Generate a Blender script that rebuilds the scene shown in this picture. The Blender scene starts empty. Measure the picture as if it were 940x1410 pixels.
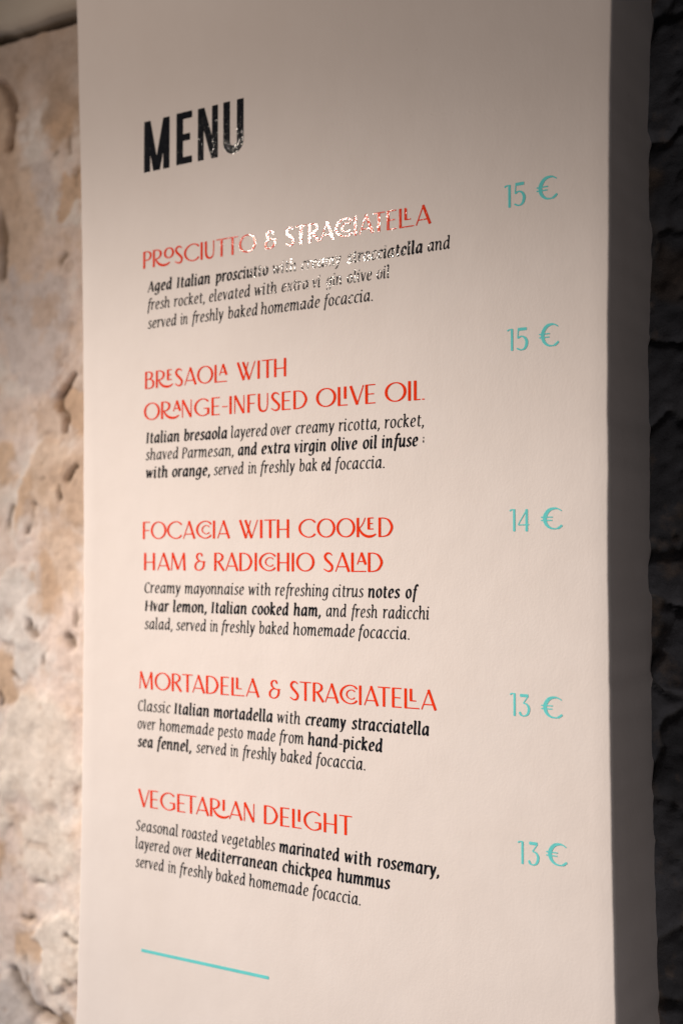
import bpy, math, random
import numpy as np
from mathutils import Vector

# ------------------------------------------------------------------ camera, world, lamps, exposure
SC = bpy.context.scene
COL = SC.collection

TH = math.radians(31.63)
PITCH = math.atan(60 / 1700.0)
CAM = Vector((0.60310, -0.97917, 0.0))
cd = bpy.data.cameras.new('camera')
cd.sensor_width = 36.0
cd.lens = 1700.0 / 1410.0 * 36.0
cd.clip_start = 0.02
cd.clip_end = 60
cd.dof.use_dof = True
cd.dof.focus_distance = 1.09
cd.dof.aperture_fstop = 3.3
cam = bpy.data.objects.new('camera', cd)
COL.objects.link(cam)
cam.location = CAM
cam.rotation_euler = (math.pi / 2 + PITCH, 0, TH)
SC.camera = cam

W = bpy.data.worlds.new('World')
SC.world = W
W.use_nodes = True
bg = W.node_tree.nodes['Background']
bg.inputs['Color'].default_value = (0.80, 0.86, 1.0, 1)
bg.inputs['Strength'].default_value = 0.009

def lamp(name, kind, loc, aim, energy, color, **kw):
    d = bpy.data.lights.new(name, kind)
    d.energy = energy
    d.color = color
    for k, v in kw.items():
        setattr(d, k, v)
    o = bpy.data.objects.new(name, d)
    COL.objects.link(o)
    o.location = loc
    o.rotation_euler = (Vector(aim) - Vector(loc)).to_track_quat('-Z', 'Y').to_euler()
    return o

# the bright ceiling spot on the lower left of the pillar
lamp('ceiling_spot', 'SPOT', (-2.294, -1.678, 1.437), (0.525, 0.0, -0.838), 715, (1.0, 0.905, 0.825),
     spot_size=math.radians(34.2), spot_blend=1.0, shadow_soft_size=0.08)
# the weaker spot on the upper half, whose mirror image glints in the vinyl
lamp('track_spot', 'SPOT', (-0.84, -1.22, 0.74), (0.086, 0.0, 0.33), 35, (1.0, 0.85, 0.73),
     spot_size=math.radians(78.4), spot_blend=1.0, shadow_soft_size=0.06)
# added fill lamp, low on the right, brightens the pillar's side face
lamp('side_fill', 'AREA', (1.05, -1.0, -1.65), (0.25, 0.05, -0.3), 6.2, (1.0, 0.925, 0.92),
     shape='RECTANGLE', size=0.6, size_y=0.6)

# added cool fill lamp, stands in for bounce off an unseen floor
lamp('bounce_fill', 'AREA', (-0.35, -0.75, -1.25), (-0.15, 0.0, -0.55), 1.3, (0.72, 0.82, 1.0),
     shape='RECTANGLE', size=0.5, size_y=0.4)

SC.view_settings.view_transform = 'Standard'
SC.view_settings.look = 'None'
SC.view_settings.exposure = 0.0
SC.view_settings.gamma = 1.0
SC.view_settings.use_curve_mapping = False

# ------------------------------------------------------------------ helpers
def tag(o, label=None, cat=None, group=None, kind=None):
    if label: o['label'] = label
    if cat: o['category'] = cat
    if group: o['group'] = group
    if kind: o['kind'] = kind
    return o

def empty(name, loc, label, cat, group=None):
    o = bpy.data.objects.new(name, None)
    o.empty_display_size = 0.02
    COL.objects.link(o)
    o.location = loc
    return tag(o, label, cat, group)

def link(name, me, parent=None, loc=(0, 0, 0)):
    o = bpy.data.objects.new(name, me)
    COL.objects.link(o)
    if parent: o.parent = parent
    o.location = loc
    return o

def mesh(name, verts, faces, mat, smooth=False):
    me = bpy.data.meshes.new(name)
    me.from_pydata(verts, [], faces)
    me.materials.append(mat)
    if smooth:
        me.polygons.foreach_set('use_smooth', [True] * len(me.polygons))
    me.update()
    return me

class NT:
    """tiny node-tree builder"""
    def __init__(self, name):
        self.m = bpy.data.materials.new(name)
        self.m.use_nodes = True
        self.t = self.m.node_tree
        self.b = self.t.nodes['Principled BSDF']
    def n(self, typ, **kw):
        x = self.t.nodes.new(typ)
        for k, v in kw.items():
            if k in x.inputs.keys(): x.inputs[k].default_value = v
            else: setattr(x, k, v)
        return x
    def l(self, a, b): self.t.links.new(a, b)
    def noise(self, scale, detail=4, rough=0.55, vec=None):
        x = self.n('ShaderNodeTexNoise', Scale=scale, Detail=detail, Roughness=rough)
        if vec is None:
            vec = self.pos()
        self.l(vec, x.inputs['Vector'])
        return x.outputs['Fac']
    def pos(self):
        if not hasattr(self, '_p'):
            self._p = self.n('ShaderNodeNewGeometry').outputs['Position']
        return self._p
    def bump(self, h, strength, dist, prev=None):
        x = self.n('ShaderNodeBump', Strength=strength, Distance=dist)
        self.l(h, x.inputs['Height'])
        if prev is not None: self.l(prev, x.inputs['Normal'])
        return x.outputs['Normal']
    def ramp(self, fac, stops):
        x = self.n('ShaderNodeValToRGB')
        e = x.color_ramp.elements
        while len(e) < len(stops): e.new(0.5)
        for i, (p, c) in enumerate(stops):
            e[i].position = p
            e[i].color = (*c, 1) if len(c) == 3 else c
        self.l(fac, x.inputs['Fac'])
        return x.outputs['Color']
    def mix(self, fac, a, b, mode='MIX'):
        x = self.n('ShaderNodeMix', data_type='RGBA', blend_type=mode)
        if isinstance(fac, float): x.inputs[0].default_value = fac
        else: self.l(fac, x.inputs[0])
        for i, v in ((6, a), (7, b)):
            if isinstance(v, tuple): x.inputs[i].default_value = (*v, 1)
            else: self.l(v, x.inputs[i])
        return x.outputs[2]

# ------------------------------------------------------------------ materials
def plaster_mat(name, c0, c1):
    k = NT(name)
    big = k.noise(5.5, 7, 0.68)
    col = k.ramp(big, [(0.3, c0), (0.7, c1)])
    # small scuffs and specks
    sp = k.ramp(k.noise(55, 3, 0.5), [(0.74, (0, 0, 0)), (0.80, (1, 1, 1))])
    mp = k.n('ShaderNodeMapping')
    mp.inputs['Scale'].default_value = (1, 1, 0.5)
    k.l(k.pos(), mp.inputs['Vector'])
    streak = k.ramp(k.noise(42, 4, 0.6, mp.outputs['Vector']), [(0.35, (0.988, 0.986, 0.984)), (0.65, (1, 1, 1))])
    col = k.mix(1.0, col, streak, 'MULTIPLY')
    col = k.mix(0.0, col, (0.5, 0.42, 0.35)) if False else k.mix(k.ramp(sp, [(0, (0, 0, 0)), (1, (0.22, 0.22, 0.22))]), col, (0.45, 0.38, 0.32))
    k.l(col, k.b.inputs['Base Color'])
    k.b.inputs['Roughness'].default_value = 0.62
    k.b.inputs['Specular IOR Level'].default_value = 0.28
    n1 = k.bump(k.noise(7, 3, 0.5), 0.35, 0.006)
    n2 = k.bump(k.noise(150, 3, 0.55, mp.outputs['Vector']), 0.16, 0.0008, n1)
    n3 = k.bump(k.noise(420, 3, 0.6), 0.24, 0.0005, n2)
    k.l(n3, k.b.inputs['Normal'])
    return k.m

M_PLASTER = plaster_mat('cream_plaster', (0.760, 0.678, 0.630), (0.808, 0.730, 0.687))
M_LINTEL = plaster_mat('lintel_plaster', (0.52, 0.45, 0.37), (0.57, 0.50, 0.42))

def vinyl_mat(name, col, rough=0.07):
    k = NT(name)
    c2 = tuple(min(1, v * 1.12 + 0.004) for v in col)
    k.l(k.ramp(k.noise(60, 2), [(0.3, col), (0.7, c2)]), k.b.inputs['Base Color'])
    k.b.inputs['Roughness'].default_value = rough
    k.b.inputs['Specular IOR Level'].default_value = 0.5
    n1 = k.bump(k.noise(140, 0, 0.4), 1.0, 0.00006)
    n2 = k.bump(k.noise(680, 0.5, 0.5), 1.0, 0.000115, n1)
    k.l(n2, k.b.inputs['Normal'])
    return k.m

M_BLACK = vinyl_mat('black_vinyl', (0.008, 0.009, 0.013))
M_RED = vinyl_mat('red_vinyl', (0.80, 0.040, 0.006), 0.08)
M_TEAL = vinyl_mat('teal_vinyl', (0.15, 0.64, 0.63), 0.10)

def stone_mat(name, attr=True):
    k = NT(name)
    a = k.n('ShaderNodeAttribute', attribute_name='stone_colour')
    v = k.ramp(k.noise(70, 6, 0.65), [(0.25, (0.78, 0.76, 0.74)), (0.55, (1, 1, 1)), (0.8, (1.1, 1.09, 1.08))])
    col = k.mix(1.0, a.outputs['Color'], v, 'MULTIPLY')
    rust = k.ramp(k.noise(24, 5, 0.6), [(0.56, (0, 0, 0)), (0.72, (0.35, 0.35, 0.35))])
    col = k.mix(rust, col, (0.50, 0.34, 0.22))
    k.l(col, k.b.inputs['Base Color'])
    k.b.inputs['Roughness'].default_value = 0.85
    k.b.inputs['Specular IOR Level'].default_value = 0.2
    n1 = k.bump(k.noise(130, 6, 0.65), 0.6, 0.002)
    n2 = k.bump(k.noise(600, 4, 0.6), 0.5, 0.0007, n1)
    k.l(n2, k.b.inputs['Normal'])
    return k.m
M_STONE = stone_mat('rubble_stone')

# ------------------------------------------------------------------ value noise (numpy)
def vnoise(x, y, seed):
    xi = np.floor(x).astype(np.int64); yi = np.floor(y).astype(np.int64)
    fx = x - xi; fy = y - yi
    fx = fx * fx * (3 - 2 * fx); fy = fy * fy * (3 - 2 * fy)
    def h(a, b):
        n = (a * 374761393 + b * 668265263 + seed * 982451653) & 0xFFFFFFFF
        n = ((n ^ (n >> 13)) * 1274126177) & 0xFFFFFFFF
        return ((n ^ (n >> 16)) & 0xFFFF) / 65535.0
    return (h(xi, yi) * (1 - fx) + h(xi + 1, yi) * fx) * (1 - fy) + (h(xi, yi + 1) * (1 - fx) + h(xi + 1, yi + 1) * fx) * fy

def fbm(x, y, f, seed, octv=5, g=0.5):
    s = 0; a = 1; t = 0
    for i in range(octv):
        s = s + a * vnoise(x * f * 2 ** i + 17.3 * i, y * f * 2 ** i - 9.1 * i, seed + i * 7)
        t += a; a *= g
    return s / t * 2 - 1

def sstep(a, b, x):
    t = np.clip((x - a) / (b - a), 0, 1)
    return t * t * (3 - 2 * t)

# ------------------------------------------------------------------ the plastered pillar
L_EDGE = [(-0.4947, -0.3299), (-0.3726, -0.3262), (-0.2197, -0.3244), (0.0505, -0.3250), (0.3254, -0.3298), (0.4853, -0.3357), (0.6069, -0.3412)]
R_EDGE = [(-0.3786, 0.2621), (-0.1688, 0.2588), (0.0388, 0.2586), (0.2493, 0.2601), (0.4618, 0.2646)]
lp = np.polyfit([a for a, b in L_EDGE], [b for a, b in L_EDGE], 3)
rp = np.polyfit([a for a, b in R_EDGE], [b for a, b in R_EDGE], 2)
PD = 0.150

def build_pillar():
    z0, z1, nz = -0.95, 0.95, 380
    R = 0.003
    verts = []; faces = []
    # cross-section parameter list: (side, s) resolved per height
    nf = 40
    nc = 5
    cnt = None
    for j in range(nz + 1):
        z = z0 + (z1 - z0) * j / nz
        zc = min(max(z, -0.52), 0.63)
        xl = np.polyval(lp, zc); xr = np.polyval(rp, zc)
        za = np.array(z)
        xl += 0.0007 * float(fbm(za, za * 0 + 1.5, 14, 3, 4)) + 0.0004 * float(fbm(za, za * 0 + 7.5, 70, 4, 3))
        xr += 0.0008 * float(fbm(za, za * 0 + 3.5, 11, 5, 4)) + 0.0004 * float(fbm(za, za * 0 + 9.5, 60, 6, 3))
        row = [(xl, PD)]
        for i in range(4): row.append((xl, PD + (R - PD) * (i + 1) / 4))
        for i in range(1, nc): 
            a = math.pi / 2 * i / nc
            row.append((xl + R - R * math.cos(a), R - R * math.sin(a)))
        for i in range(nf + 1): row.append((xl + R + (xr - xl - 2 * R) * i / nf, 0.0))
        for i in range(1, nc):
            a = math.pi / 2 * i / nc
            row.append((xr - R + R * math.sin(a), R - R * math.cos(a)))
        for i in range(5): row.append((xr, R + (PD - R) * i / 4))
        cnt = len(row)
        for (x, y) in row: verts.append((x, y, z))
    for j in range(nz):
        for i in range(cnt - 1):
            a = j * cnt + i
            faces.append((a, a + 1, a + cnt + 1, a + cnt))
        a = j * cnt
        faces.append((a + cnt - 1, a, a + cnt, a + 2 * cnt - 1))
    faces.append(tuple(range(cnt - 1, -1, -1)))
    faces.append(tuple(range(nz * cnt, nz * cnt + cnt)))
    me = mesh('plaster_pillar', verts, faces, M_PLASTER, True)
    me.polygons[-1].use_smooth = False; me.polygons[-2].use_smooth = False
    o = link('plaster_pillar', me)
    return tag(o, 'cream plastered pillar carrying the painted-on menu lettering', 'pillar')
build_pillar()

# ------------------------------------------------------------------ rubble stone walls
def seg_dist(X, Z, pts):
    d = np.full(X.shape, 9.0)
    for (ax, az), (bx, bz) in zip(pts[:-1], pts[1:]):
        vx, vz = bx - ax, bz - az
        t = np.clip(((X - ax) * vx + (Z - az) * vz) / (vx * vx + vz * vz), 0, 1)
        d = np.minimum(d, np.hypot(X - ax - t * vx, Z - az - t * vz))
    return d

def wall_mesh(name, x0, x1, z0, z1, step, Y, height, colour):
    nx = int((x1 - x0) / step); nz = int((z1 - z0) / step)
    gx = np.linspace(x0, x1, nx + 1); gz = np.linspace(z0, z1, nz + 1)
    X, Z = np.meshgrid(gx, gz)
    H = height(X, Z)
    Cc = colour(X, Z, H)
    V = np.stack([X + 0.35 * 0.004 * fbm(X, Z, 60, 91, 3), Y - H, Z + 0.35 * 0.004 * fbm(X, Z, 60, 95, 3)], -1).reshape(-1, 3)
    n = nx + 1
    idx = np.arange((nx + 1) * (nz + 1)).reshape(nz + 1, nx + 1)
    q = np.stack([idx[:-1, :-1], idx[:-1, 1:], idx[1:, 1:], idx[1:, :-1]], -1).reshape(-1, 4)
    verts = V.tolist(); faces = q.tolist()
    # solid: rim and back
    rim = list(idx[0, :]) + list(idx[1:, -1]) + list(idx[-1, -2::-1]) + list(idx[-2:0:-1, 0])
    base = len(verts)
    for r in rim: verts.append((float(V[r][0]), Y + 0.12, float(V[r][2])))
    m = len(rim)
    for i in range(m):
        a, b = int(rim[i]), int(rim[(i + 1) % m])
        faces.append((b, a, base + i, base + (i + 1) % m))
    faces.append(tuple(range(base + m - 1, base - 1, -1)))
    me = mesh(name, verts, faces, M_STONE, True)
    at = me.color_attributes.new('stone_colour', 'FLOAT_COLOR', 'POINT')
    C4 = np.ones((len(verts), 4), np.float32)
    C4[:base, :3] = Cc.reshape(-1, 3)
    C4[base:, :3] = (0.4, 0.35, 0.3)
    at.data.foreach_set('color', C4.ravel())
    return me

OCHRE = (0.69, 0.50, 0.345); TAN = (0.755, 0.595, 0.465); PINK = (0.81, 0.69, 0.62)
GREY = (0.69, 0.625, 0.60); WHITE = (0.84, 0.79, 0.75); PALE = (0.83, 0.76, 0.68); BROWN = (0.42, 0.31, 0.22)
# stones that show through the smeared mortar: cx, cz, rx, rz, angle, lift, colour, edge softness
STONES = [
    (-0.560, 0.545, 0.030, 0.055, 0.35, 0.012, OCHRE, 0.10),
    (-0.500, 0.500, 0.030, 0.060, -0.25, 0.006, WHITE, 0.35),
    (-0.450, 0.535, 0.030, 0.045, 0.2, 0.004, BROWN, 0.6),
    (-0.448, 0.512, 0.022, 0.022, 0.0, -0.003, OCHRE, 0.5),
    (-0.432, 0.437, 0.030, 0.024, 0.0, -0.006, OCHRE, 0.12),
    (-0.482, 0.440, 0.017, 0.040, 0.1, 0.003, GREY, 0.4),
    (-0.530, 0.430, 0.035, 0.110, 0.1, 0.004, TAN, 0.5),
    (-0.490, 0.266, 0.056, 0.078, 0.1, 0.007, GREY, 0.16),
    (-0.421, 0.172, 0.034, 0.030, 0.35, -0.009, OCHRE, 0.06),
    (-0.455, 0.180, 0.012, 0.012, 0.35, -0.002, GREY, 0.5),
    (-0.474, 0.102, 0.034, 0.040, 0.2, 0.006, TAN, 0.25),
    (-0.512, 0.070, 0.013, 0.040, -0.35, 0.003, OCHRE, 0.35),
    (-0.545, 0.112, 0.018, 0.022, 0.0, 0.002, OCHRE, 0.5),
    (-0.428, 0.085, 0.022, 0.040, 0.1, 0.005, TAN, 0.4),
    (-0.445, 0.020, 0.040, 0.022, 0.1, 0.002, TAN, 0.5),
    (-0.520, -0.055, 0.048, 0.050, 0.0, 0.007, WHITE, 0.3),
    (-0.470, -0.040, 0.017, 0.040, 0.2, -0.001, OCHRE, 0.3),
    (-0.440, -0.015, 0.025, 0.020, 0.2, 0.001, TAN, 0.5),
    (-0.440, -0.075, 0.030, 0.030, 0.0, 0.003, PINK, 0.5),
    (-0.505, -0.115, 0.022, 0.035, 0.0, 0.004, WHITE, 0.5),
    (-0.540, -0.150, 0.026, 0.030, 0.5, 0.001, OCHRE, 0.4),
    (-0.480, -0.235, 0.070, 0.070, 0.0, 0.008, PALE, 0.3),
    (-0.550, -0.290, 0.030, 0.050, 0.0, 0.006, PALE, 0.4),
    (-0.560, -0.370, 0.020, 0.025, 0.0, 0.003, OCHRE, 0.4),
    (-0.470, -0.345, 0.050, 0.035, 0.0, 0.004, PALE, 0.4),
    (-0.510, -0.475, 0.020, 0.028, 0.3, -0.002, OCHRE, 0.4),
    (-0.445, -0.460, 0.045, 0.042, 0.0, 0.010, PALE, 0.25),
    (-0.545, -0.550, 0.070, 0.045, 0.7, 0.010, (0.60, 0.56, 0.535), 0.25),
    (-0.440, -0.555, 0.020, 0.020, 0.0, -0.004, BROWN, 0.4),
]
rs = random.Random(4)
for i in range(46):     # the wall goes on outside the frame
    STONES.append((rs.uniform(-1.1, -0.62), rs.uniform(-0.75, 0.62), rs.uniform(0.02, 0.06), rs.uniform(0.02, 0.07), rs.uniform(-.6, .6),
                   rs.uniform(-0.004, 0.009), rs.choice([OCHRE, TAN, GREY, WHITE, PALE, PINK]), rs.uniform(0.1, 0.5)))
# crevices: polyline, half-width, depth
CRACKS = [
    ([(-0.556, 0.590), (-0.540, 0.572), (-0.530, 0.556), (-0.530, 0.535), (-0.537, 0.505)], 0.0045, 0.016),
    ([(-0.560, 0.420), (-0.552, 0.385), (-0.556, 0.350)], 0.009, 0.014),
    ([(-0.432, 0.214), (-0.446, 0.200), (-0.456, 0.188), (-0.453, 0.172), (-0.443, 0.164), (-0.442, 0.150)], 0.0032, 0.013),
    ([(-0.490, 0.060), (-0.500, 0.045), (-0.508, 0.030)], 0.0032, 0.009),
    ([(-0.498, 0.022), (-0.518, 0.012)], 0.002, 0.005),
    ([(-0.530, 0.060), (-0.535, 0.030)], 0.003, 0.006),
    ([(-0.420, 0.104), (-0.432, 0.092)], 0.004, 0.009),
    ([(-0.450, 0.085), (-0.447, 0.066)], 0.003, 0.006),
    ([(-0.496, -0.080), (-0.490, -0.095), (-0.476, -0.092)], 0.0038, 0.010),
    ([(-0.473, -0.105), (-0.474, -0.125)], 0.003, 0.007),
    ([(-0.436, -0.098), (-0.430, -0.108)], 0.005, 0.010),
    ([(-0.426, -0.050), (-0.420, -0.085)], 0.003, 0.007),
    ([(-0.524, -0.140), (-0.512, -0.150)], 0.004, 0.009),
    ([(-0.545, -0.160), (-0.552, -0.180)], 0.005, 0.009),
    ([(-0.502, -0.398), (-0.492, -0.393), (-0.478, -0.390)], 0.0026, 0.010),
    ([(-0.502, -0.432), (-0.490, -0.430)], 0.0024, 0.009),
    ([(-0.440, -0.445), (-0.418, -0.444)], 0.002, 0.007),
    ([(-0.504, -0.482), (-0.494, -0.497), (-0.492, -0.515)], 0.0026, 0.009),
    ([(-0.520, -0.500), (-0.500, -0.522), (-0.478, -0.536), (-0.455, -0.545), (-0.430, -0.560), (-0.400, -0.575)], 0.006, 0.013),
    ([(-0.430, -0.495), (-0.425, -0.500)], 0.004, 0.007),
    ([(-0.470, 0.478), (-0.462, 0.488)], 0.0025, 0.006),
    ([(-0.452, 0.455), (-0.458, 0.440), (-0.456, 0.424)], 0.003, 0.006),
    ([(-0.430, 0.458), (-0.438, 0.444)], 0.003, 0.006),
    ([(-0.437, 0.480), (-0.440, 0.500)], 0.003, 0.006),
    ([(-0.494, 0.565), (-0.484, 0.568)], 0.0025, 0.008),
    ([(-0.470, 0.545), (-0.455, 0.545)], 0.002, 0.004),
    ([(-0.430, 0.388), (-0.450, 0.392)], 0.002, 0.005),
    ([(-0.452, 0.352), (-0.447, 0.358)], 0.005, 0.006),
    ([(-0.443, 0.332), (-0.438, 0.305)], 0.002, 0.004),
    ([(-0.488, 0.300), (-0.478, 0.325)], 0.0018, -0.003),
    ([(-0.445, 0.250), (-0.452, 0.210)], 0.0018, 0.004),
    ([(-0.530, 0.235), (-0.518, 0.205)], 0.0022, 0.004),
]

def left_height(X, Z):
    wx = X + 0.030 * fbm(X, Z, 20, 41, 6, 0.6); wz = Z + 0.030 * fbm(X, Z, 20, 51, 6, 0.6)
    H = 0.006 * fbm(X, Z, 9, 11, 3) + 0.0024 * fbm(X, Z, 24, 21, 5, 0.55) + 0.0010 * fbm(X, Z, 90, 31, 4, 0.6)
    for cx, cz, rx, rz, a, lift, c, soft in STONES:
        ca, sa = math.cos(a), math.sin(a)
        u = ((wx - cx) * ca + (wz - cz) * sa) / rx; v = (-(wx - cx) * sa + (wz - cz) * ca) / rz
        r = np.sqrt(u * u + v * v)
        m = 1 - sstep(1 - soft * 0.5, 1 + soft * 0.5, r)
        if c == GREY: H = H * (1 - 0.55 * m)
        H = H + m * lift * 0.38
    for pts, w, dep in CRACKS:
        big = w >= 0.0032 and dep >= 0.0129
        jw = 0.004 if big else 0.009
        dd = seg_dist(X + jw * fbm(X, Z, 50, 61, 3), Z + jw * fbm(X, Z, 50, 71, 3), pts)
        H = H - dep * (0.95 if big else 0.70 * sstep(-0.45, 0.15, fbm(X, Z, 38, 65, 3))) * np.exp(-(dd / w) ** 2)
    # pits
    H = H - 0.0014 * sstep(0.40, 0.70, fbm(X, Z, 55, 81, 3, 0.5))
    H = H - 0.05 * sstep(0.636, 0.648, Z + 0.004 * fbm(X, Z, 30, 88, 3))
    # fade towards the pillar so the stone tucks in behind it
    return H

def left_colour(X, Z, H):
    n = fbm(X, Z, 14, 111, 5, 0.55)[..., None]
    n2 = fbm(X, Z, 30, 121, 4, 0.6)[..., None]
    C = np.array(PINK) * (1 - sstep(-0.3, 0.4, n)) + np.array((0.84, 0.745, 0.675)) * sstep(-0.3, 0.4, n)
    C = C + (np.array(WHITE) - C) * sstep(0.1, 0.5, n2) * 0.6
    C = C + (np.array(TAN) - C) * sstep(0.05, 0.45, -n2) * 0.55
    wx = X + 0.036 * fbm(X, Z, 20, 41, 6, 0.62); wz = Z + 0.036 * fbm(X, Z, 20, 51, 6, 0.62)
    for cx, cz, rx, rz, a, lift, c, soft in STONES:
        ca, sa = math.cos(a), math.sin(a)
        u = ((wx - cx) * ca + (wz - cz) * sa) / rx; v = (-(wx - cx) * sa + (wz - cz) * ca) / rz
        r = np.sqrt(u * u + v * v)
        m = (1 - sstep(1 - soft * 0.6, 1 + soft * 0.6, r))[..., None] * 0.85
        C = C + (np.array(c) - C) * m
    b = sstep(0.10, 0.42, fbm(X, Z, 17, 141, 6, 0.65))[..., None]
    C = C + (np.array((0.60, 0.44, 0.32)) - C) * b * 0.55 * sstep(-0.30, 0.0, Z)[..., None]
    # dark brown along the deeper crevices
    for pts, w, dep in CRACKS:
        if dep < 0.006: continue
        big = w >= 0.0032 and dep >= 0.0129
        jw = 0.004 if big else 0.009
        dd = seg_dist(X + jw * fbm(X, Z, 50, 61, 3), Z + jw * fbm(X, Z, 50, 71, 3), pts)
        br = 1.0 if big else sstep(-0.45, 0.15, fbm(X, Z, 38, 65, 3))
        m = (np.exp(-(dd / (w * 0.9)) ** 2) * 0.8 * br)[..., None]
        C = C + (np.array((0.20, 0.14, 0.09)) - C) * m
    p = sstep(0.38, 0.58, fbm(X, Z, 55, 81, 3, 0.5))[..., None]
    C = C + (np.array((0.50, 0.38, 0.29)) - C) * p * 0.4
    g = sstep(0.632, 0.644, Z + 0.004 * fbm(X, Z, 30, 88, 3))[..., None]
    C = C + (np.array((0.03, 0.03, 0.035)) - C) * g
    # dimmer light on the wall top, painted into the colour as darker brown
    t = sstep(0.50, 0.60, Z + 0.03 * fbm(X, Z, 20, 131, 3))[..., None]
    C = C + (np.array((0.44, 0.35, 0.285)) - C) * t * 0.8 * (1 - g)
    return np.clip(C * np.array((1.09, 1.06, 1.05)), 0.01, 0.9)

o = link('stone_wall', wall_mesh('stone_wall', -1.05, -0.27, -0.85, 0.70, 0.0028, 0.095, left_height, left_colour))
tag(o, 'pale beige rubble wall with smeared mortar beside the pillar\'s left edge', 'wall')

def vor(X, Z, cells):
    d1 = np.full(X.shape, 9.0); d2 = d1.copy(); idn = np.zeros(X.shape)
    for i, (cx, cz) in enumerate(cells):
        d = np.hypot((X - cx) * 1.0, (Z - cz) * 1.35)
        lt = d < d1
        d2 = np.where(lt, d1, np.minimum(d2, d)); idn = np.where(lt, i, idn); d1 = np.where(lt, d, d1)
    return d2 - d1, idn
rs2 = random.Random(11)
CELLS = [(0.20 + 0.10 * i + rs2.uniform(-.035, .035), -0.85 + 0.085 * j + rs2.uniform(-.03, .03)) for i in range(8) for j in range(21)]

def right_height(X, Z):
    e, idn = vor(X + 0.045 * fbm(X, Z, 14, 201, 5), Z + 0.045 * fbm(X, Z, 14, 211, 5), CELLS)
    lift = (np.sin(idn * 12.9898) * 43758.5453 % 1.0)
    H = 0.006 * fbm(X, Z, 9, 221, 3) + 0.006 * fbm(X, Z, 34, 231, 5, 0.65) + 0.004 * fbm(X, Z, 110, 241, 4, 0.65)
    H = H * (0.45 + 0.55 * sstep(0.262, 0.300, X))
    H = H + sstep(0.0, 0.022, e) * (0.003 + 0.009 * lift) - 0.010
    return H

def right_colour(X, Z, H):
    e, idn = vor(X + 0.045 * fbm(X, Z, 14, 201, 5), Z + 0.045 * fbm(X, Z, 14, 211, 5), CELLS)
    k = (np.sin(idn * 78.233) * 43758.5453 % 1.0)[..., None]
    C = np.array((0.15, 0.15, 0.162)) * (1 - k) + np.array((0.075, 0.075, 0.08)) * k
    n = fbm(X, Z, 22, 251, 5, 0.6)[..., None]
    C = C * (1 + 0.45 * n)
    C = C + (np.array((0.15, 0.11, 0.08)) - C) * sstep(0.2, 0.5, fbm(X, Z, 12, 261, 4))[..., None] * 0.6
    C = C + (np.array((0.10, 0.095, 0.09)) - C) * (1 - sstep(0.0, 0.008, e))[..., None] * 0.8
    return np.clip(C, 0.01, 1)
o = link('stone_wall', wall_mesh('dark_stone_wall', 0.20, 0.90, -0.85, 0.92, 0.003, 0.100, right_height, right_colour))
tag(o, 'dark stone wall in shade at the right behind the pillar\'s side face', 'wall')

# plaster band above the pale wall, with a ragged open joint below it
def build_lintel():
    x0, x1, nx, nz = -1.05, -0.27, 200, 60
    verts = []; faces = []
    for j in range(nz + 1):
        for i in range(nx + 1):
            x = x0 + (x1 - x0) * i / nx
            xa = np.array(x)
            zb = 0.6495 + 0.004 * float(fbm(xa, xa * 0 + 2.2, 7, 301, 2)) + 0.0016 * float(fbm(xa, xa * 0 + 5.2, 60, 311, 4))
            zb += 0.006 * math.exp(-((x + 0.565) / 0.02) ** 2)
            t = j / nz
            z = zb + (0.95 - zb) * t ** 1.6
            edge = math.exp(-(z - zb) / 0.006)
            y = 0.078 + 0.010 * edge + 0.0012 * float(fbm(xa, np.array(z), 16, 321, 4))
            verts.append((x, y, z))
    n = nx + 1
    for j in range(nz):
        for i in range(nx):
            a = j * n + i
            faces.append((a, a + 1, a + n + 1, a + n))
    N = len(verts)
    rim = [i for i in range(n)] + [j * n + nx for j in range(1, nz + 1)] + [nz * n + i for i in range(nx - 1, -1, -1)] + [j * n for j in range(nz - 1, 0, -1)]
    for r in rim: verts.append((verts[r][0], 0.24, verts[r][2]))
    m = len(rim)
    for i in range(m):
        faces.append((rim[(i + 1) % m], rim[i], N + i, N + (i + 1) % m))
    faces.append(tuple(range(N + m - 1, N - 1, -1)))
    o = link('plaster_lintel', mesh('plaster_lintel', verts, faces, M_LINTEL, True))
    tag(o, 'beige plaster band in the top left corner over a ragged black joint', 'lintel')
build_lintel()

# ------------------------------------------------------------------ glyphs: strokes -> distance field -> outline mesh
class Glyph:
    def __init__(self): self.segs = []; self.holes = []      # (x0,y0,x1,y1,w0,w1,cap0,cap1)

def catmull(pts, n=7, closed=False):
    P = [np.array(p, float) for p in pts]
    if closed: P = [P[-1]] + P + [P[0], P[1]]
    else: P = [2 * P[0] - P[1]] + P + [2 * P[-1] - P[-2]]
    out = []
    for i in range(1, len(P) - 2):
        for k in range(n):
            t = k / n
            a, b, c, d = P[i - 1], P[i], P[i + 1], P[i + 2]
            out.append(0.5 * (2 * b + (c - a) * t + (2 * a - 5 * b + 4 * c - d) * t * t + (-a + 3 * b - 3 * c + d) * t ** 3))
    out.append(P[-2])
    return out

def stroke(g, pts, wf, butt=True):
    for i in range(len(pts) - 1):
        a, b = pts[i], pts[i + 1]
        d = (b[0] - a[0], b[1] - a[1])
        w = wf(d, (i + 0.5) / (len(pts) - 1))
        g.segs.append((a[0], a[1], b[0], b[1], w, butt and i == 0, butt and i == len(pts) - 2))

def parse(s):
    return [tuple(float(v) for v in p.split(',')) for p in s.split()]

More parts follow.
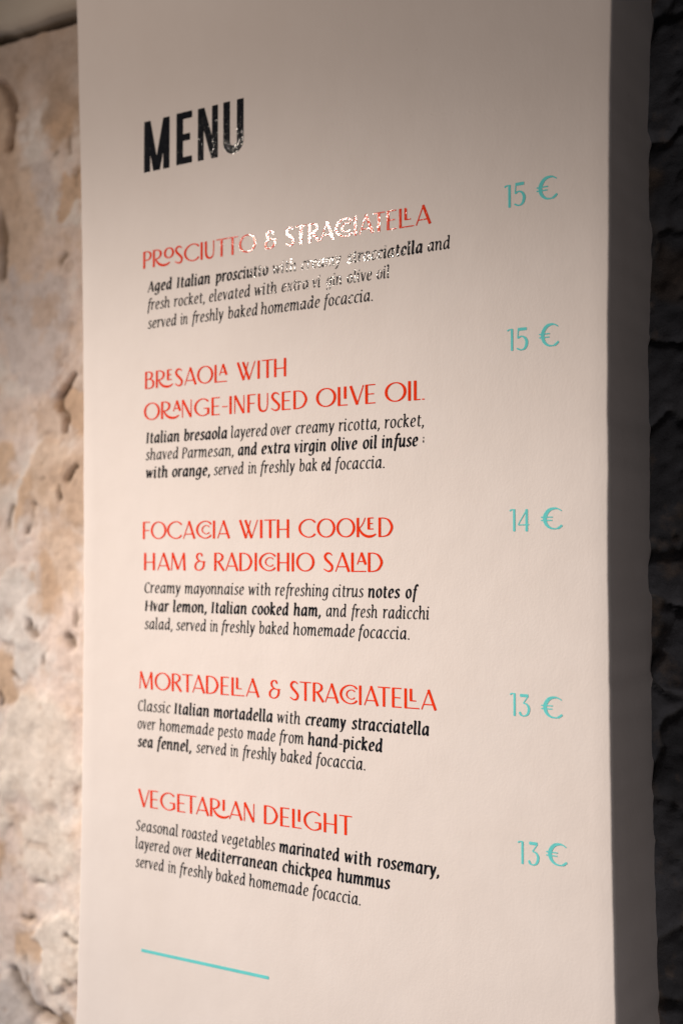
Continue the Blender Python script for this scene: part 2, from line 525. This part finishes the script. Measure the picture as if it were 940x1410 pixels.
def field(g, X, Y):
    D = np.full(X.shape, 9.0)
    for x0, y0, x1, y1, w, c0, c1 in g.segs:
        L = math.hypot(x1 - x0, y1 - y0)
        if L < 1e-6: 
            D = np.minimum(D, np.hypot(X - x0, Y - y0) - w / 2); continue
        ux, uy = (x1 - x0) / L, (y1 - y0) / L
        t = (X - x0) * ux + (Y - y0) * uy
        p = np.abs((X - x0) * -uy + (Y - y0) * ux)
        lo = np.maximum(-t, 0) ; hi = np.maximum(t - L, 0)
        e = np.where(t < 0, lo, hi)
        rnd = np.hypot(p, e) - w / 2
        if c0: rnd = np.where(t < 0, np.maximum(-t, p - w / 2), rnd)
        if c1: rnd = np.where(t > L, np.maximum(t - L, p - w / 2), rnd)
        D = np.minimum(D, rnd)
    for x0, y0, x1, y1 in g.holes:
        D = np.maximum(D, -np.maximum(np.maximum(x0 - X, X - x1), np.maximum(y0 - Y, Y - y1)))
    return D

def outline(g, h):
    """marching squares: returns 2D verts, polygons and boundary edges"""
    xs = [s[0] for s in g.segs] + [s[2] for s in g.segs]; ys = [s[1] for s in g.segs] + [s[3] for s in g.segs]
    m = max(s[4] for s in g.segs) + 2 * h
    gx = np.arange(min(xs) - m, max(xs) + m + h, h); gy = np.arange(min(ys) - m, max(ys) + m + h, h)
    X, Y = np.meshgrid(gx, gy)
    D = field(g, X, Y)
    D = np.where(np.abs(D) < h * 0.02, h * 0.02, D)
    V = []; key = {}; F = []; E = []
    def vid(k, x, y):
        if k not in key: key[k] = len(V); V.append((x, y))
        return key[k]
    ny, nx = D.shape
    ins = D < 0
    s = ins[:-1, :-1].astype(int) + ins[:-1, 1:] + ins[1:, :-1] + ins[1:, 1:]
    for j, i in zip(*np.nonzero(s)):
        j = int(j); i = int(i)
        c = [(j, i), (j, i + 1), (j + 1, i + 1), (j + 1, i)]
        poly = []
        for k in range(4):
            a, b = c[k], c[(k + 1) % 4]
            if ins[a]: poly.append((vid(a, gx[a[1]], gy[a[0]]), 0))
            if ins[a] != ins[b]:
                lo, hi = (a, b) if a < b else (b, a)
                t = D[lo] / (D[lo] - D[hi])
                poly.append((vid((lo, hi), gx[lo[1]] + (gx[hi[1]] - gx[lo[1]]) * t, gy[lo[0]] + (gy[hi[0]] - gy[lo[0]]) * t), 1 if ins[a] else 2))
        F.append([p for p, _ in poly])
        n = len(poly)
        for k in range(n):
            if poly[k][1] == 1 and poly[(k + 1) % n][1] == 2: E.append((poly[k][0], poly[(k + 1) % n][0]))
    return V, F, E

VT = 0.00012     # thickness of the vinyl film
VO = 0.00008     # the film floats on the paint by its glue
def letter_mesh(name, parts, mat):
    """parts: list of (outline, sx, sy, dx, dy, shear); front faces look along -Y"""
    verts = []; faces = []
    for (V, F, E), sx, sy, dx, dy, sh in parts:
        b = len(verts); n = len(V)
        P = [((x + sh * y) * sx + dx, y * sy + dy) for x, y in V]
        verts += [(x, -VO - VT, z) for x, z in P] + [(x, -VO, z) for x, z in P]
        faces += [tuple(b + v for v in f) for f in F]
        faces += [(b + q, b + p, b + n + p, b + n + q) for p, q in E]
        faces += [tuple(b + n + v for v in reversed(f)) for f in F]
    return mesh(name, verts, faces, mat)

# ---- text face: a narrow upright italic, drawn with a tilted broad nib, x-height 1
LOW = {
 'a': ('S .60,.74 .46,.94 .30,.90 .16,.70 .11,.38 .17,.12 .29,.06 .44,.22 .60,.52|L .61,.99 .60,.20|S .60,.26 .63,.07 .78,.12', .80),
 'b': ('L .13,1.44 .13,.06|E -.03,1.35 .13,1.46|S .13,.55 .27,.86 .43,.95 .58,.76 .61,.46 .53,.16 .34,.05 .13,.11', .74),
 'c': ('S .56,.84 .42,.95 .24,.84 .12,.50 .18,.17 .35,.05 .56,.16', .63),
 'd': ('S .60,.74 .46,.94 .30,.90 .16,.70 .11,.38 .17,.12 .29,.06 .44,.22 .60,.52|L .60,1.44 .60,.20|E .44,1.35 .60,1.46|S .60,.26 .63,.07 .78,.12', .80),
 'e': ('S .13,.46 .36,.50 .53,.64 .51,.86 .38,.95 .22,.83 .12,.48 .18,.16 .36,.05 .58,.18', .67),
 'f': ('S .60,1.36 .49,1.44 .38,1.33 .31,.95 .24,.20 .19,-.38|L .10,.93 .52,.93', .52),
 'g': ('S .60,.74 .46,.94 .30,.90 .16,.70 .11,.40 .17,.16 .29,.10 .44,.24 .60,.52|L .61,.99 .60,.20|S .60,.22 .56,-.18 .40,-.36 .24,-.36 .08,-.28', .78),
 'h': ('L .13,1.44 .13,.02|E -.03,1.35 .13,1.46|S .13,.55 .28,.86 .44,.95 .57,.82 .59,.50 .59,.18 .64,.05 .79,.13', .80),
 'i': ('S .14,.99 .14,.60 .14,.20 .19,.05 .34,.13|E -.03,.88 .14,1.0|O .17,1.30', .38),
 'k': ('L .13,1.44 .13,.02|E -.03,1.35 .13,1.46|S .54,.93 .42,.95 .15,.50|S .20,.52 .36,.40 .52,.10 .66,.05', .70),
 'l': ('S .13,1.44 .13,.90 .13,.25 .18,.05 .34,.13|E -.03,1.35 .13,1.46', .36),
 'm': ('L .13,.99 .13,.02|E -.04,.88 .13,1.0|S .13,.55 .27,.86 .40,.95 .51,.82 .53,.50 .53,.02|S .53,.55 .67,.86 .80,.95 .91,.82 .93,.50 .93,.18 .98,.05 1.13,.13', 1.14),
 'n': ('L .13,.99 .13,.02|E -.04,.88 .13,1.0|S .13,.55 .28,.86 .44,.95 .57,.82 .59,.50 .59,.18 .64,.05 .79,.13', .80),
 'o': ('C .37,.50 .26,.45', .73),
 'p': ('L .13,.99 .13,-.38|T .02,-.38 .26,-.38|E -.04,.88 .13,1.0|S .13,.55 .27,.86 .43,.95 .58,.76 .61,.46 .53,.16 .34,.05 .13,.11', .75),
 'r': ('L .13,.99 .13,.02|E -.02,.90 .13,1.0|S .13,.55 .26,.85 .38,.95 .50,.90', .53),
 's': ('S .49,.86 .35,.95 .20,.87 .17,.70 .29,.54 .44,.38 .46,.19 .34,.06 .20,.05 .07,.15', .57),
 't': ('S .21,1.22 .21,.80 .21,.30 .25,.10 .36,.05 .49,.11|L .05,.93 .47,.93', .51),
 'u': ('E -.04,.88 .13,1.0|S .13,.99 .13,.45 .16,.14 .29,.05 .44,.20 .60,.50|L .60,.99 .60,.16|S .60,.22 .63,.07 .78,.12', .79),
 'v': ('L .08,.97 .30,.04|T .30,.04 .54,.97|E -.05,.93 .12,.98', .61),
 'w': ('L .08,.97 .24,.05|T .24,.05 .48,.93|L .48,.93 .62,.05|T .62,.05 .88,.97|E -.05,.93 .12,.98', .95),
 'x': ('L .08,.97 .54,.03|T .56,.97 .06,.03', .62),
 'y': ('L .08,.97 .30,.08|S .56,.97 .42,.40 .27,-.12 .16,-.34 .04,-.37|E -.05,.93 .12,.98', .62),
 ',': ('S .17,.12 .15,-.04 .06,-.22|O .15,.08', .36), '.': ('O .15,.08', .34), '-': ('L .05,.44 .42,.44', .47),
 'A': ('T .03,.03 .42,1.29|L .40,1.29 .74,.03|T .16,.42 .62,.42|T -.05,.03 .15,.03|T .62,.03 .85,.03', .86),
 'I': ('L .23,1.29 .23,.03|T .06,1.26 .40,1.26|T .06,.04 .40,.04', .47),
 'H': ('L .14,1.29 .14,.03|L .88,1.29 .88,.03|T .14,.66 .88,.66', 1.04),
 'C': ('S .68,1.12 .52,1.25 .34,1.22 .18,1.00 .12,.62 .20,.24 .40,.05 .58,.06 .72,.18', .77),
 'S': ('S .56,1.12 .42,1.25 .24,1.19 .16,.98 .28,.74 .48,.52 .53,.28 .42,.08 .24,.05 .08,.18', .66),
 'M': ('T .10,.03 .17,1.29|L .17,1.29 .46,.16|T .46,.16 .78,1.29|L .78,1.29 .84,.03|T .0,.03 .2,.03|T .72,.03 .95,.03', 1.0),
 'P': ('L .16,1.29 .16,.03|S .16,1.25 .40,1.25 .58,1.12 .61,.90 .52,.68 .36,.58 .16,.58|T .03,.03 .32,.03', .70),
 '~': ('O .10,.86|O .10,.52|L .10,.50 .10,.36', .2),
}
NIB = math.radians(24)
def text_glyph(ch, bold):
    Wd, Tn = (0.255, 0.078) if bold else (0.172, 0.062)
    g = Glyph()
    def wf(d, t):
        a = math.atan2(d[1], d[0])
        return Tn + (Wd - Tn) * abs(math.sin(a - NIB)) ** 1.5
    for st in LOW[ch][0].split('|'):
        k, rest = st[0], st[2:]
        pts = parse(rest)
        if k == 'L': stroke(g, pts, wf)
        elif k == 'T': stroke(g, pts, lambda d, t: Tn * 1.05)
        elif k == 'E': stroke(g, pts, lambda d, t: Tn * 1.0 + 0.045)
        elif k == 'S': stroke(g, catmull(pts, 6), wf)
        elif k == 'C':
            (cx, cy), (rx, ry) = pts
            stroke(g, [(cx + rx * math.cos(a), cy + ry * math.sin(a)) for a in np.linspace(0, 2 * math.pi, 37)], wf, False)
        elif k == 'O':
            r = Wd * 0.62
            g.segs.append((pts[0][0], pts[0][1], pts[0][0], pts[0][1], max(r * 1.25, .18), False, False))
    return outline(g, 0.034)

# ---- dish-title face: thin art-deco capitals, cap height 1
DEC = {
 'A': ('T .05,.0 .42,1.0|K .40,1.0 .76,.0|T .16,.26 .66,.26', .80),
 'B': ('K .09,1 .09,0|s .09,.97 .30,.97 .47,.88 .47,.68 .32,.56 .09,.54|s .09,.54 .36,.54 .56,.42 .57,.16 .40,.03 .09,.03', .68),
 'C': ('s .95,.81 .82,.92 .60,.975 .35,.91 .15,.74 .07,.50 .15,.26 .35,.09 .60,.025 .82,.08 .95,.19', 1.0),
 'D': ('K .09,1 .09,0|s .09,.97 .34,.96 .58,.84 .73,.50 .58,.16 .34,.04 .09,.03', .86),
 'E': ('K .09,1 .09,0|T .09,.975 .52,.975|T .09,.50 .46,.50|T .09,.025 .52,.025', .60),
 'F': ('K .09,1 .09,0|T .09,.975 .50,.975|T .09,.50 .44,.50', .56),
 'G': ('s .86,.82 .74,.92 .54,.975 .32,.91 .14,.74 .07,.50 .14,.26 .32,.09 .52,.025 .72,.06 .88,.16|K .88,.44 .88,.10|T .60,.43 .93,.43', 1.0),
 'H': ('K .09,1 .09,0|K .64,1 .64,0|T .09,.46 .64,.46', .78),
 'I': ('K .09,1 .09,0', .22),
 'K': ('K .09,1 .09,0|T .13,.42 .28,.58 .40,.78 .48,1.0|s .16,.46 .26,.26 .44,.10 .66,.03 .88,.06 1.06,.16', .56),
 'L': ('K .09,1 .09,0|T .09,.025 .52,.025', .54),
 'l': ('K .09,1 .09,0|T .09,.025 .80,.025', .82),
 'M': ('T .06,0 .11,1|K .11,1 .46,.05|T .46,.05 .80,1|K .80,1 .85,0', .97),
 'N': ('T .07,1 .07,0|K .08,1 .60,0|T .61,1 .61,0', .74),
 'O': ('c .52,.5 .45,.475', 1.04),
 'P': ('K .09,1 .09,0|s .09,.97 .32,.97 .50,.86 .52,.66 .38,.50 .09,.46', .60),
 'R': ('K .09,1 .09,0|s .09,.97 .32,.97 .50,.86 .51,.68 .36,.54 .09,.50|K .26,.52 .62,0', .66),
 'r': ('K .09,1 .09,0|s .09,.97 .32,.97 .52,.86 .54,.66 .40,.50 .22,.46|s .20,.48 .32,.26 .50,.10 .72,.03 .96,.05 1.16,.16', .62),
 'S': ('s .48,.86 .36,.96 .20,.95 .10,.80 .16,.64 .34,.46 .48,.28 .44,.08 .26,.02 .04,.14', .57),
 'T': ('K .33,1 .33,0|T .0,.975 .66,.975', .68),
 'U': ('s .09,1 .09,.60 .10,.30 .18,.09 .34,.025 .50,.09 .57,.30 .58,.60 .58,1', .70),
 'V': ('K .04,1 .37,0|T .37,0 .68,1', .71),
 'W': ('K .05,1 .40,0|T .40,0 .66,.98|K .36,1 .72,0|T .72,0 1.06,1', 1.10),
 '&': ('s .80,.50 .56,.50 .36,.56 .22,.68 .20,.84 .32,.96 .48,.95 .56,.83|s .40,.54 .20,.46 .08,.28 .14,.09 .36,.02 .58,.12 .68,.30 .68,.50', .84),
 '-': ('T .02,.44 .34,.44', .38),
 '1': ('K .27,1 .27,0|s .0,.94 .12,.985 .30,.975', .42),
 '5': ('B .10,.95 .52,.95|T .11,.95 .08,.56|s .08,.56 .26,.63 .44,.54 .52,.34 .44,.10 .26,.02 .04,.10', .6),
 '3': ('B .04,.94 .50,.94|T .50,.93 .22,.60|s .22,.60 .42,.54 .53,.36 .46,.12 .28,.02 .10,.05 .02,.16', .6),
 '4': ('K .52,1 .52,0|T .52,.98 .04,.30|T .03,.29 .66,.29', .7),
 'e': ('s .92,.86 .74,.96 .56,.97 .36,.90 .20,.70 .15,.48 .22,.24 .38,.08 .58,.025 .76,.05 .94,.18|T -.02,.57 .52,.57|T -.02,.42 .50,.42', 1.0),
}
def deco_glyph(ch, scale=1.0, Wd=0.118, Tn=0.055, holes=()):
    Wd /= scale; Tn /= scale
    g = Glyph()
    def wf(d, t):
        a = math.atan2(d[1], d[0])
        return Tn + (Wd - Tn) * abs(math.sin(a)) ** 1.6
    for st in DEC[ch][0].split('|'):
        k, pts = st[0], parse(st[2:])
        if k == 'T': stroke(g, pts if len(pts) == 2 else catmull(pts, 6), lambda d, t: Tn)
        elif k == 'K': stroke(g, pts, lambda d, t: Wd)
        elif k == 'B': stroke(g, pts, lambda d, t: Wd * 0.95)
        elif k == 's':
            if ch == 'r' and pts[0][0] > .15:        # swelling swash leg
                stroke(g, catmull(pts, 7), lambda d, t: Tn + (Wd * 1.05 - Tn) * math.sin(math.pi * min(1, t * 1.02)) ** .7)
            elif ch == 'K':
                stroke(g, catmull(pts, 7), lambda d, t: Tn + (Wd * 1.05 - Tn) * math.sin(math.pi * min(1, t * 1.02)) ** .7)
            elif ch == 'S':
                stroke(g, catmull(pts, 7), lambda d, t: Tn + (Wd * 1.05 - Tn) * math.sin(math.pi * t) ** 1.2)
            elif ch == 'U':
                stroke(g, catmull(pts, 6), lambda d, t: Wd + (Tn * 1.1 - Wd) * (0 if t < .35 else min(1, (t - .35) * 3)))
            elif ch == 'e':
                stroke(g, catmull(pts, 7), lambda d, t: Tn + (Wd * 1.35 - Tn) * max(0, math.sin(math.pi * min(1, t * 1.12))) ** 2.0 + (0.05 if t > .9 else 0))
            else: stroke(g, catmull(pts, 7), wf)
        elif k == 'c':
            (cx, cy), (rx, ry) = pts
            stroke(g, [(cx + rx * math.cos(a), cy + ry * math.sin(a)) for a in np.linspace(0, 2 * math.pi, 49)], wf, False)
    g.holes = list(holes)
    return outline(g, 0.02 / scale if scale < 1 else 0.02)

_cache = {}
def cached(fn, *a):
    k = (fn.__name__,) + a
    if k not in _cache: _cache[k] = fn(*a)
    return _cache[k]

KERN = {('T', 'H'): -.05, ('T', 'T'): -.05, ('E', 'T'): -.10, ('T', 'A'): -.12, ('A', 'T'): -.08, ('R', 'T'): -.02, ('R', 'A'): -.03,
        ('C', 'A'): -.02, ('O', 'C'): -.02, ('V', 'E'): -.02, ('W', 'I'): .03, ('F', 'O'): -.06, ('S', 'T'): -.02, ('D', 'E'): -.01}
RAISE = {'r': (.78, .60), 'K': (.62, .60), 'l': (.31, .62), 'C': (.36, .50), 'L': (.34, .64)}
def deco_word(tokens):
    """tokens -> list of (char, outline key, x, y, scale); '^X' sits raised over the previous letter's sweep"""
    x = 0; out = []; prev = None; px = 0
    for t in tokens:
        hole = ()
        if t.endswith('!'):
            t = t[:-1]; hole = ((0.33, -.1, 0.40, .1),)
        if t[0] == '^':
            off, s = RAISE[prev]
            y = 1 - s
            if prev == 'C': y = (1 - s) / 2
            out.append((t[1:], px + off, y, s, ()))
            end = px + off + DEC[t[1:]][1] * s
            x = max(x, end)
            if prev == 'r': x = px + 1.08 if t == '^I' else max(x, px + 1.22)
            if prev == 'L': x = px + 0.58
            if prev == 'K': x = px + 1.12
            prev = t[1:]
            continue
        x += KERN.get((prev, t), 0) + 0.05
        out.append((t, x, 0, 1.0, hole))
        px = x
        x += DEC[t][1]
        prev = t
    return out

GROUP_T = 'red dish titles on the pillar'
GROUP_D = 'black dish descriptions on the pillar'
GROUP_P = 'teal prices on the pillar'
mm = 0.001
CAP = 0.0178
def title(lines, label):
    u0 = min(w[1] for ln in lines for w in ln[1]); v0 = lines[-1][0]
    root = empty('dish_title', (u0 * mm, 0, v0 * mm), label, 'menu title', GROUP_T)
    for v, words in lines:
        for toks, a, b in words:
            lay = deco_word(toks.split())
            outs = [cached(deco_glyph, ch, s, 0.136 if s > .55 else .085, 0.058 if s > .55 else .045, hole) for ch, x, y, s, hole in lay]
            lo = min(min(p[0] for p in o_[0]) * s + x for o_, (ch, x, y, s, h_) in zip(outs, lay))
            hi = max(max(p[0] for p in o_[0]) * s + x for o_, (ch, x, y, s, h_) in zip(outs, lay))
            k = (b - a) * mm / (hi - lo)
            for o_, (ch, x, y, s, h_) in zip(outs, lay):
                me = letter_mesh('letter', [(o_, k * s, CAP * s, 0, 0, 0)], M_RED)
                link('ampersand' if ch == '&' else 'hyphen' if ch == '-' else 'letter', me, root,
                     (a * mm + (x - lo) * k - u0 * mm, 0, v * mm + y * CAP - v0 * mm))
    return root

XH = 0.0085
def description(lines, label):
    u0 = min(w[1] for ln in lines for w in ln[1]); v0 = lines[-1][0]
    root = empty('dish_description', (u0 * mm, 0, v0 * mm), label, 'menu text', GROUP_D)
    for v, words in lines:
        for t, a, b in words:
            bold = t[0] == '*'
            t = t.lstrip('*')
            x = 0; parts = []; lo = 9e9; hi = -9e9
            for ch in t:
                o_ = cached(text_glyph, ch, bold)
                SH = 0.08
                xs = [p[0] + SH * p[1] + x for p in o_[0]]
                lo = min(lo, min(xs)); hi = max(hi, max(xs))
                parts.append((o_, x, SH))
                x += LOW[ch][1] + (0.10 if bold else 0.075)
            a += 0.3; b -= 0.5
            k = (b - a) * mm / (hi - lo)
            me = letter_mesh('word', [(o_, k, XH, (x_ - lo) * k, 0, sh) for o_, x_, sh in parts], M_BLACK)
            nm = 'letter_remnant' if t == '~' else ('bold_word' if bold else 'word')
            link(nm, me, root, ((a - u0) * mm, 0, (v - v0) * mm))
    return root

def price(items, label):
    u0 = items[0][1]; v0 = items[0][3]
    root = empty('price', (u0 * mm, 0, v0 * mm), label, 'price', GROUP_P)
    for ch, a, b, c, d in items:
        o_ = cached(deco_glyph, ch, 1.0, 0.14 if ch in '1345' else 0.13, 0.052)
        xs = [p[0] for p in o_[0]]; ys = [p[1] for p in o_[0]]
        kx = (b - a) * mm / (max(xs) - min(xs)); ky = (d - c) * mm / (max(ys) - min(ys))
        me = letter_mesh('digit', [(o_, kx, ky, -min(xs) * kx, -min(ys) * ky, 0)], M_TEAL)
        link('euro_sign' if ch == 'e' else 'digit', me, root, ((a - u0) * mm, 0, (c - v0) * mm))
    return root

# ---- MENU heading, heavy condensed capitals (drawn in millimetres)
def menu():
    root = empty('menu_heading', (-0.242, 0, 0.400), 'large black condensed heading reading MENU at the top of the pillar', 'heading')
    H = 53.6
    def fixed(w): return lambda d, t: w
    specs = [('M', -242.0, 34.1, 399.6), ('E', -198.8, 20.2, 400.2), ('N', -171.0, 25.4, 399.8), ('U', -138.8, 25.0, 400.2)]
    for ch, u, w, v in specs:
        g = Glyph()
        if ch == 'M':
            stroke(g, [(4.2, 0), (4.2, H)], fixed(8.4)); stroke(g, [(w - 4.2, 0), (w - 4.2, H)], fixed(8.4))
            stroke(g, [(4.6, H), (w / 2 - .6, 0)], fixed(7.6)); stroke(g, [(w - 4.6, H), (w / 2 + .6, 0)], fixed(7.6))
        elif ch == 'E':
            stroke(g, [(4.3, 0), (4.3, H)], fixed(8.6))
            for y, e in ((H - 3.6, w), (H / 2 + .6, w - 2.4), (3.6, w)): stroke(g, [(4, y), (e, y)], fixed(7.2))
        elif ch == 'N':
            stroke(g, [(3.7, 0), (3.7, H)], fixed(7.4)); stroke(g, [(w - 3.7, 0), (w - 3.7, H)], fixed(7.4))
            stroke(g, [(4.2, H), (w - 4.2, 0)], fixed(7.6))
        else:
            r = w / 2 - 4.1
            pts = [(4.1, H), (4.1, r + 4.1)] + [(w / 2 + r * math.cos(a), 4.1 + r + r * math.sin(a)) for a in np.linspace(math.pi, 2 * math.pi, 17)] + [(w - 4.1, H)]
            stroke(g, pts, fixed(8.2))
        o_ = outline_clip(g, 0.5, H)
        me = letter_mesh('letter', [(o_, mm, mm, 0, 0, 0)], M_BLACK)
        link('letter', me, root, (u * mm + 0.242, 0, v * mm - 0.400))

def outline_clip(g, h, H):
    g.holes = [(-99, -99, 99, 0.0), (-99, H, 99, 199)]
    return outline(g, h)
menu()

title([(298.6, [('P r ^O S C I U T T O', -242.3, -98.1), ('&', -88.1, -73.7), ('S T R A C ^C I A T E l ^L A', -63.3, 94.7)])],
      'red deco title PROSCIUTTO & STRACCIATELLA glinting white under the MENU heading')
title([(172.6, [('B r ^E S A O l ^A', -238.9, -132.6), ('W I T H', -121.3, -62.4)]),
       (140.0, [('O r ^A N G E - I N F U S E D', -240.2, -38.1), ('O L ^I V E', -28.3, 36.6), ('O I L!', 46.4, 87.5)])],
      'two-line red deco title BRESAOLA WITH ORANGE-INFUSED OLIVE OIL')
title([(17.0, [('F O C A C ^C I A', -240.7, -128.7), ('W I T H', -118.0, -58.7), ('C O O K ^E D', -48.1, 55.0)]),
       (-15.0, [('H A M', -238.9, -184.3), ('&', -173.3, -159.2), ('R A D I C ^C H I O', -148.3, -29.8), ('S A l ^A D', -19.7, 44.3)])],
      'two-line red deco title FOCACCIA WITH COOKED HAM & RADICCHIO SALAD')
title([(-137.0, [('M O R T A D E l ^L A', -244.1, -92.8), ('&', -82.0, -68.5), ('S T R A C ^C I A T E l ^L A', -57.6, 98.9)])],
      'red deco title MORTADELLA & STRACCIATELLA in the lower half of the pillar')
title([(-257.3, [('V E G E T A r ^I A N', -245.1, -98.4), ('D E L ^I G H T', -87.4, 11.4)])],
      'red deco title VEGETARIAN DELIGHT, lowest title on the pillar')

description([
 (273.2, [('*Aged', -236.6, -203.4), ('*Italian', -198.0, -154.2), ('*prosciutto', -148.0, -83.1), ('with', -78.8, -50.4), ('creamy', -45.4, -0.0), ('*stracciatella', 5.6, 86.2), ('and', 90.6, 113.6)]),
 (254.3, [('fresh', -236.5, -206.0), ('rocket,', -201.2, -160.9), ('elevated', -156.2, -105.0), ('with', -100.6, -73.0), ('extra', -68.2, -36.2), ('vi', -33.0, -23.1), ('gin', -17.3, 0.8), ('olive', 5.9, 33.3), ('oil', 37.8, 52.0)]),
 (235.0, [('served', -235.9, -197.5), ('in', -192.7, -182.7), ('freshly', -177.8, -137.3), ('baked', -132.2, -96.0), ('homemade', -92.3, -23.6), ('focaccia.', -19.9, 34.3)])],
 'black description of aged prosciutto with stracciatella, partly glinting white, below the first red title')
description([
 (116.0, [('*Italian', -237.5, -192.6), ('*bresaola', -187.4, -132.4), ('layered', -128.3, -84.2), ('over', -80.8, -55.9), ('creamy', -51.6, -7.4), ('ricotta,', -3.3, 41.4), ('rocket,', 46.0, 87.1)]),
 (98.4, [('shaved', -237.9, -194.2), ('Parmesan,', -190.2, -124.4), ('*and', -119.8, -96.4), ('*extra', -91.7, -57.5), ('*virgin', -53.3, -16.6), ('*olive', -11.7, 17.7), ('*oil', 22.7, 38.5), ('*infuse', 42.9, 81.3), ('*~', 85.2, 87.4)]),
 (79.9, [('*with', -237.2, -207.7), ('*orange,', -202.8, -153.4), ('served', -149.6, -112.4), ('in', -107.4, -96.7), ('freshly', -92.9, -51.7), ('bak', -47.2, -26.6), ('*ed', -22.5, -11.4), ('focaccia.', -7.3, 46.5)])],
 'black description starting Italian bresaola, its second line ending in a broken letter')
description([
 (-38.5, [('Creamy', -238.3, -190.1), ('mayonnaise', -185.8, -111.3), ('with', -106.8, -79.5), ('refreshing', -75.0, -14.1), ('citrus', -10.0, 24.2), ('*notes', 28.2, 62.4), ('*of', 67.3, 81.5)]),
 (-57.1, [('*Hvar', -237.5, -204.9), ('*lemon,', -200.6, -157.0), ('*Italian', -152.3, -107.9), ('*cooked', -102.5, -58.8), ('*ham,', -53.7, -22.4), ('and', -17.2, 5.5), ('fresh', 10.3, 38.9), ('radicchi', 44.0, 91.9)]),
 (-75.6, [('salad,', -238.0, -200.6), ('served', -196.4, -158.0), ('in', -153.4, -143.1), ('freshly', -139.4, -98.0), ('baked', -93.6, -59.0), ('homemade', -53.9, 14.8), ('focaccia.', 17.8, 72.0)])],
 'black description starting Creamy mayonnaise, mentioning Hvar lemon and cooked ham')
description([
 (-159.8, [('Classic', -246.2, -202.3), ('*Italian', -198.7, -153.5), ('*mortadella', -148.5, -77.1), ('with', -72.7, -45.2), ('*creamy', -40.2, 5.5), ('*stracciatella', 10.6, 91.6)]),
 (-178.2, [('over', -246.6, -221.8), ('homemade', -217.4, -147.5), ('pesto', -143.5, -112.1), ('made', -107.7, -73.8), ('from', -70.1, -41.5), ('*hand-picked', -37.3, 44.1)]),
 (-196.4, [('*sea', -246.5, -225.6), ('*fennel,', -220.8, -175.7), ('served', -170.2, -132.3), ('in', -127.8, -117.6), ('freshly', -113.2, -72.6), ('baked', -68.4, -32.5), ('focaccia.', -28.4, 26.0)])],
 'black description starting Classic Italian mortadella, over pesto with sea fennel')
description([
 (-282.3, [('Seasonal', -248.2, -192.1), ('roasted', -187.8, -142.9), ('vegetables', -138.3, -73.8), ('*marinated', -69.9, -2.0), ('*with', 2.9, 32.4), ('*rosemary,', 37.9, 101.3)]),
 (-300.6, [('layered', -248.4, -203.2), ('over', -199.2, -174.2), ('*Mediterranean', -170.5, -71.2), ('*chickpea', -66.2, -10.3), ('*hummus', -5.1, 51.9)]),
 (-319.4, [('served', -248.3, -210.4), ('in', -205.4, -194.6), ('freshly', -190.7, -148.7), ('baked', -145.1, -109.0), ('homemade', -104.8, -36.0), ('focaccia.', -32.2, 20.8)])],
 'black description starting Seasonal roasted vegetables, lowest text block on the pillar')

price([('1', 166.0, 172.0, 301.4, 321.4), ('5', 175.2, 185.8, 301.6, 322.1), ('e', 195.8, 215.0, 303.1, 323.5)], 'teal price 15 € glinting at its foot, topmost price on the pillar')
price([('1', 168.0, 173.6, 176.5, 195.6), ('5', 176.8, 187.5, 176.1, 195.8), ('e', 197.4, 215.4, 177.1, 197.0)], 'teal price 15 € level with the bresaola title, second from the top')
price([('1', 169.4, 174.8, 20.7, 39.9), ('4', 177.1, 187.5, 20.6, 39.7), ('e', 198.1, 217.6, 22.0, 40.7)], 'teal price 14 €, the only fourteen on the pillar')
price([('1', 169.0, 174.2, -136.8, -117.2), ('3', 177.3, 187.5, -136.7, -117.7), ('e', 197.4, 216.6, -136.4, -118.0)], 'teal price 13 € level with the mortadella title')
price([('1', 175.6, 180.8, -261.1, -241.8), ('3', 185.0, 195.1, -261.1, -241.4), ('e', 201.1, 219.9, -258.5, -239.6)], 'teal price 13 € level with the vegetarian title, lowest price')

g = Glyph()
stroke(g, [(0, 0), (158.1, 0)], lambda d, t: 3.1)
o = link('rule_line', letter_mesh('rule_line', [(outline(g, 0.5), mm, mm, 0, 0, 0)], M_TEAL), None, (-0.2395, 0, -0.4026))
tag(o, 'thin straight teal line near the foot of the pillar under the last text', 'line')
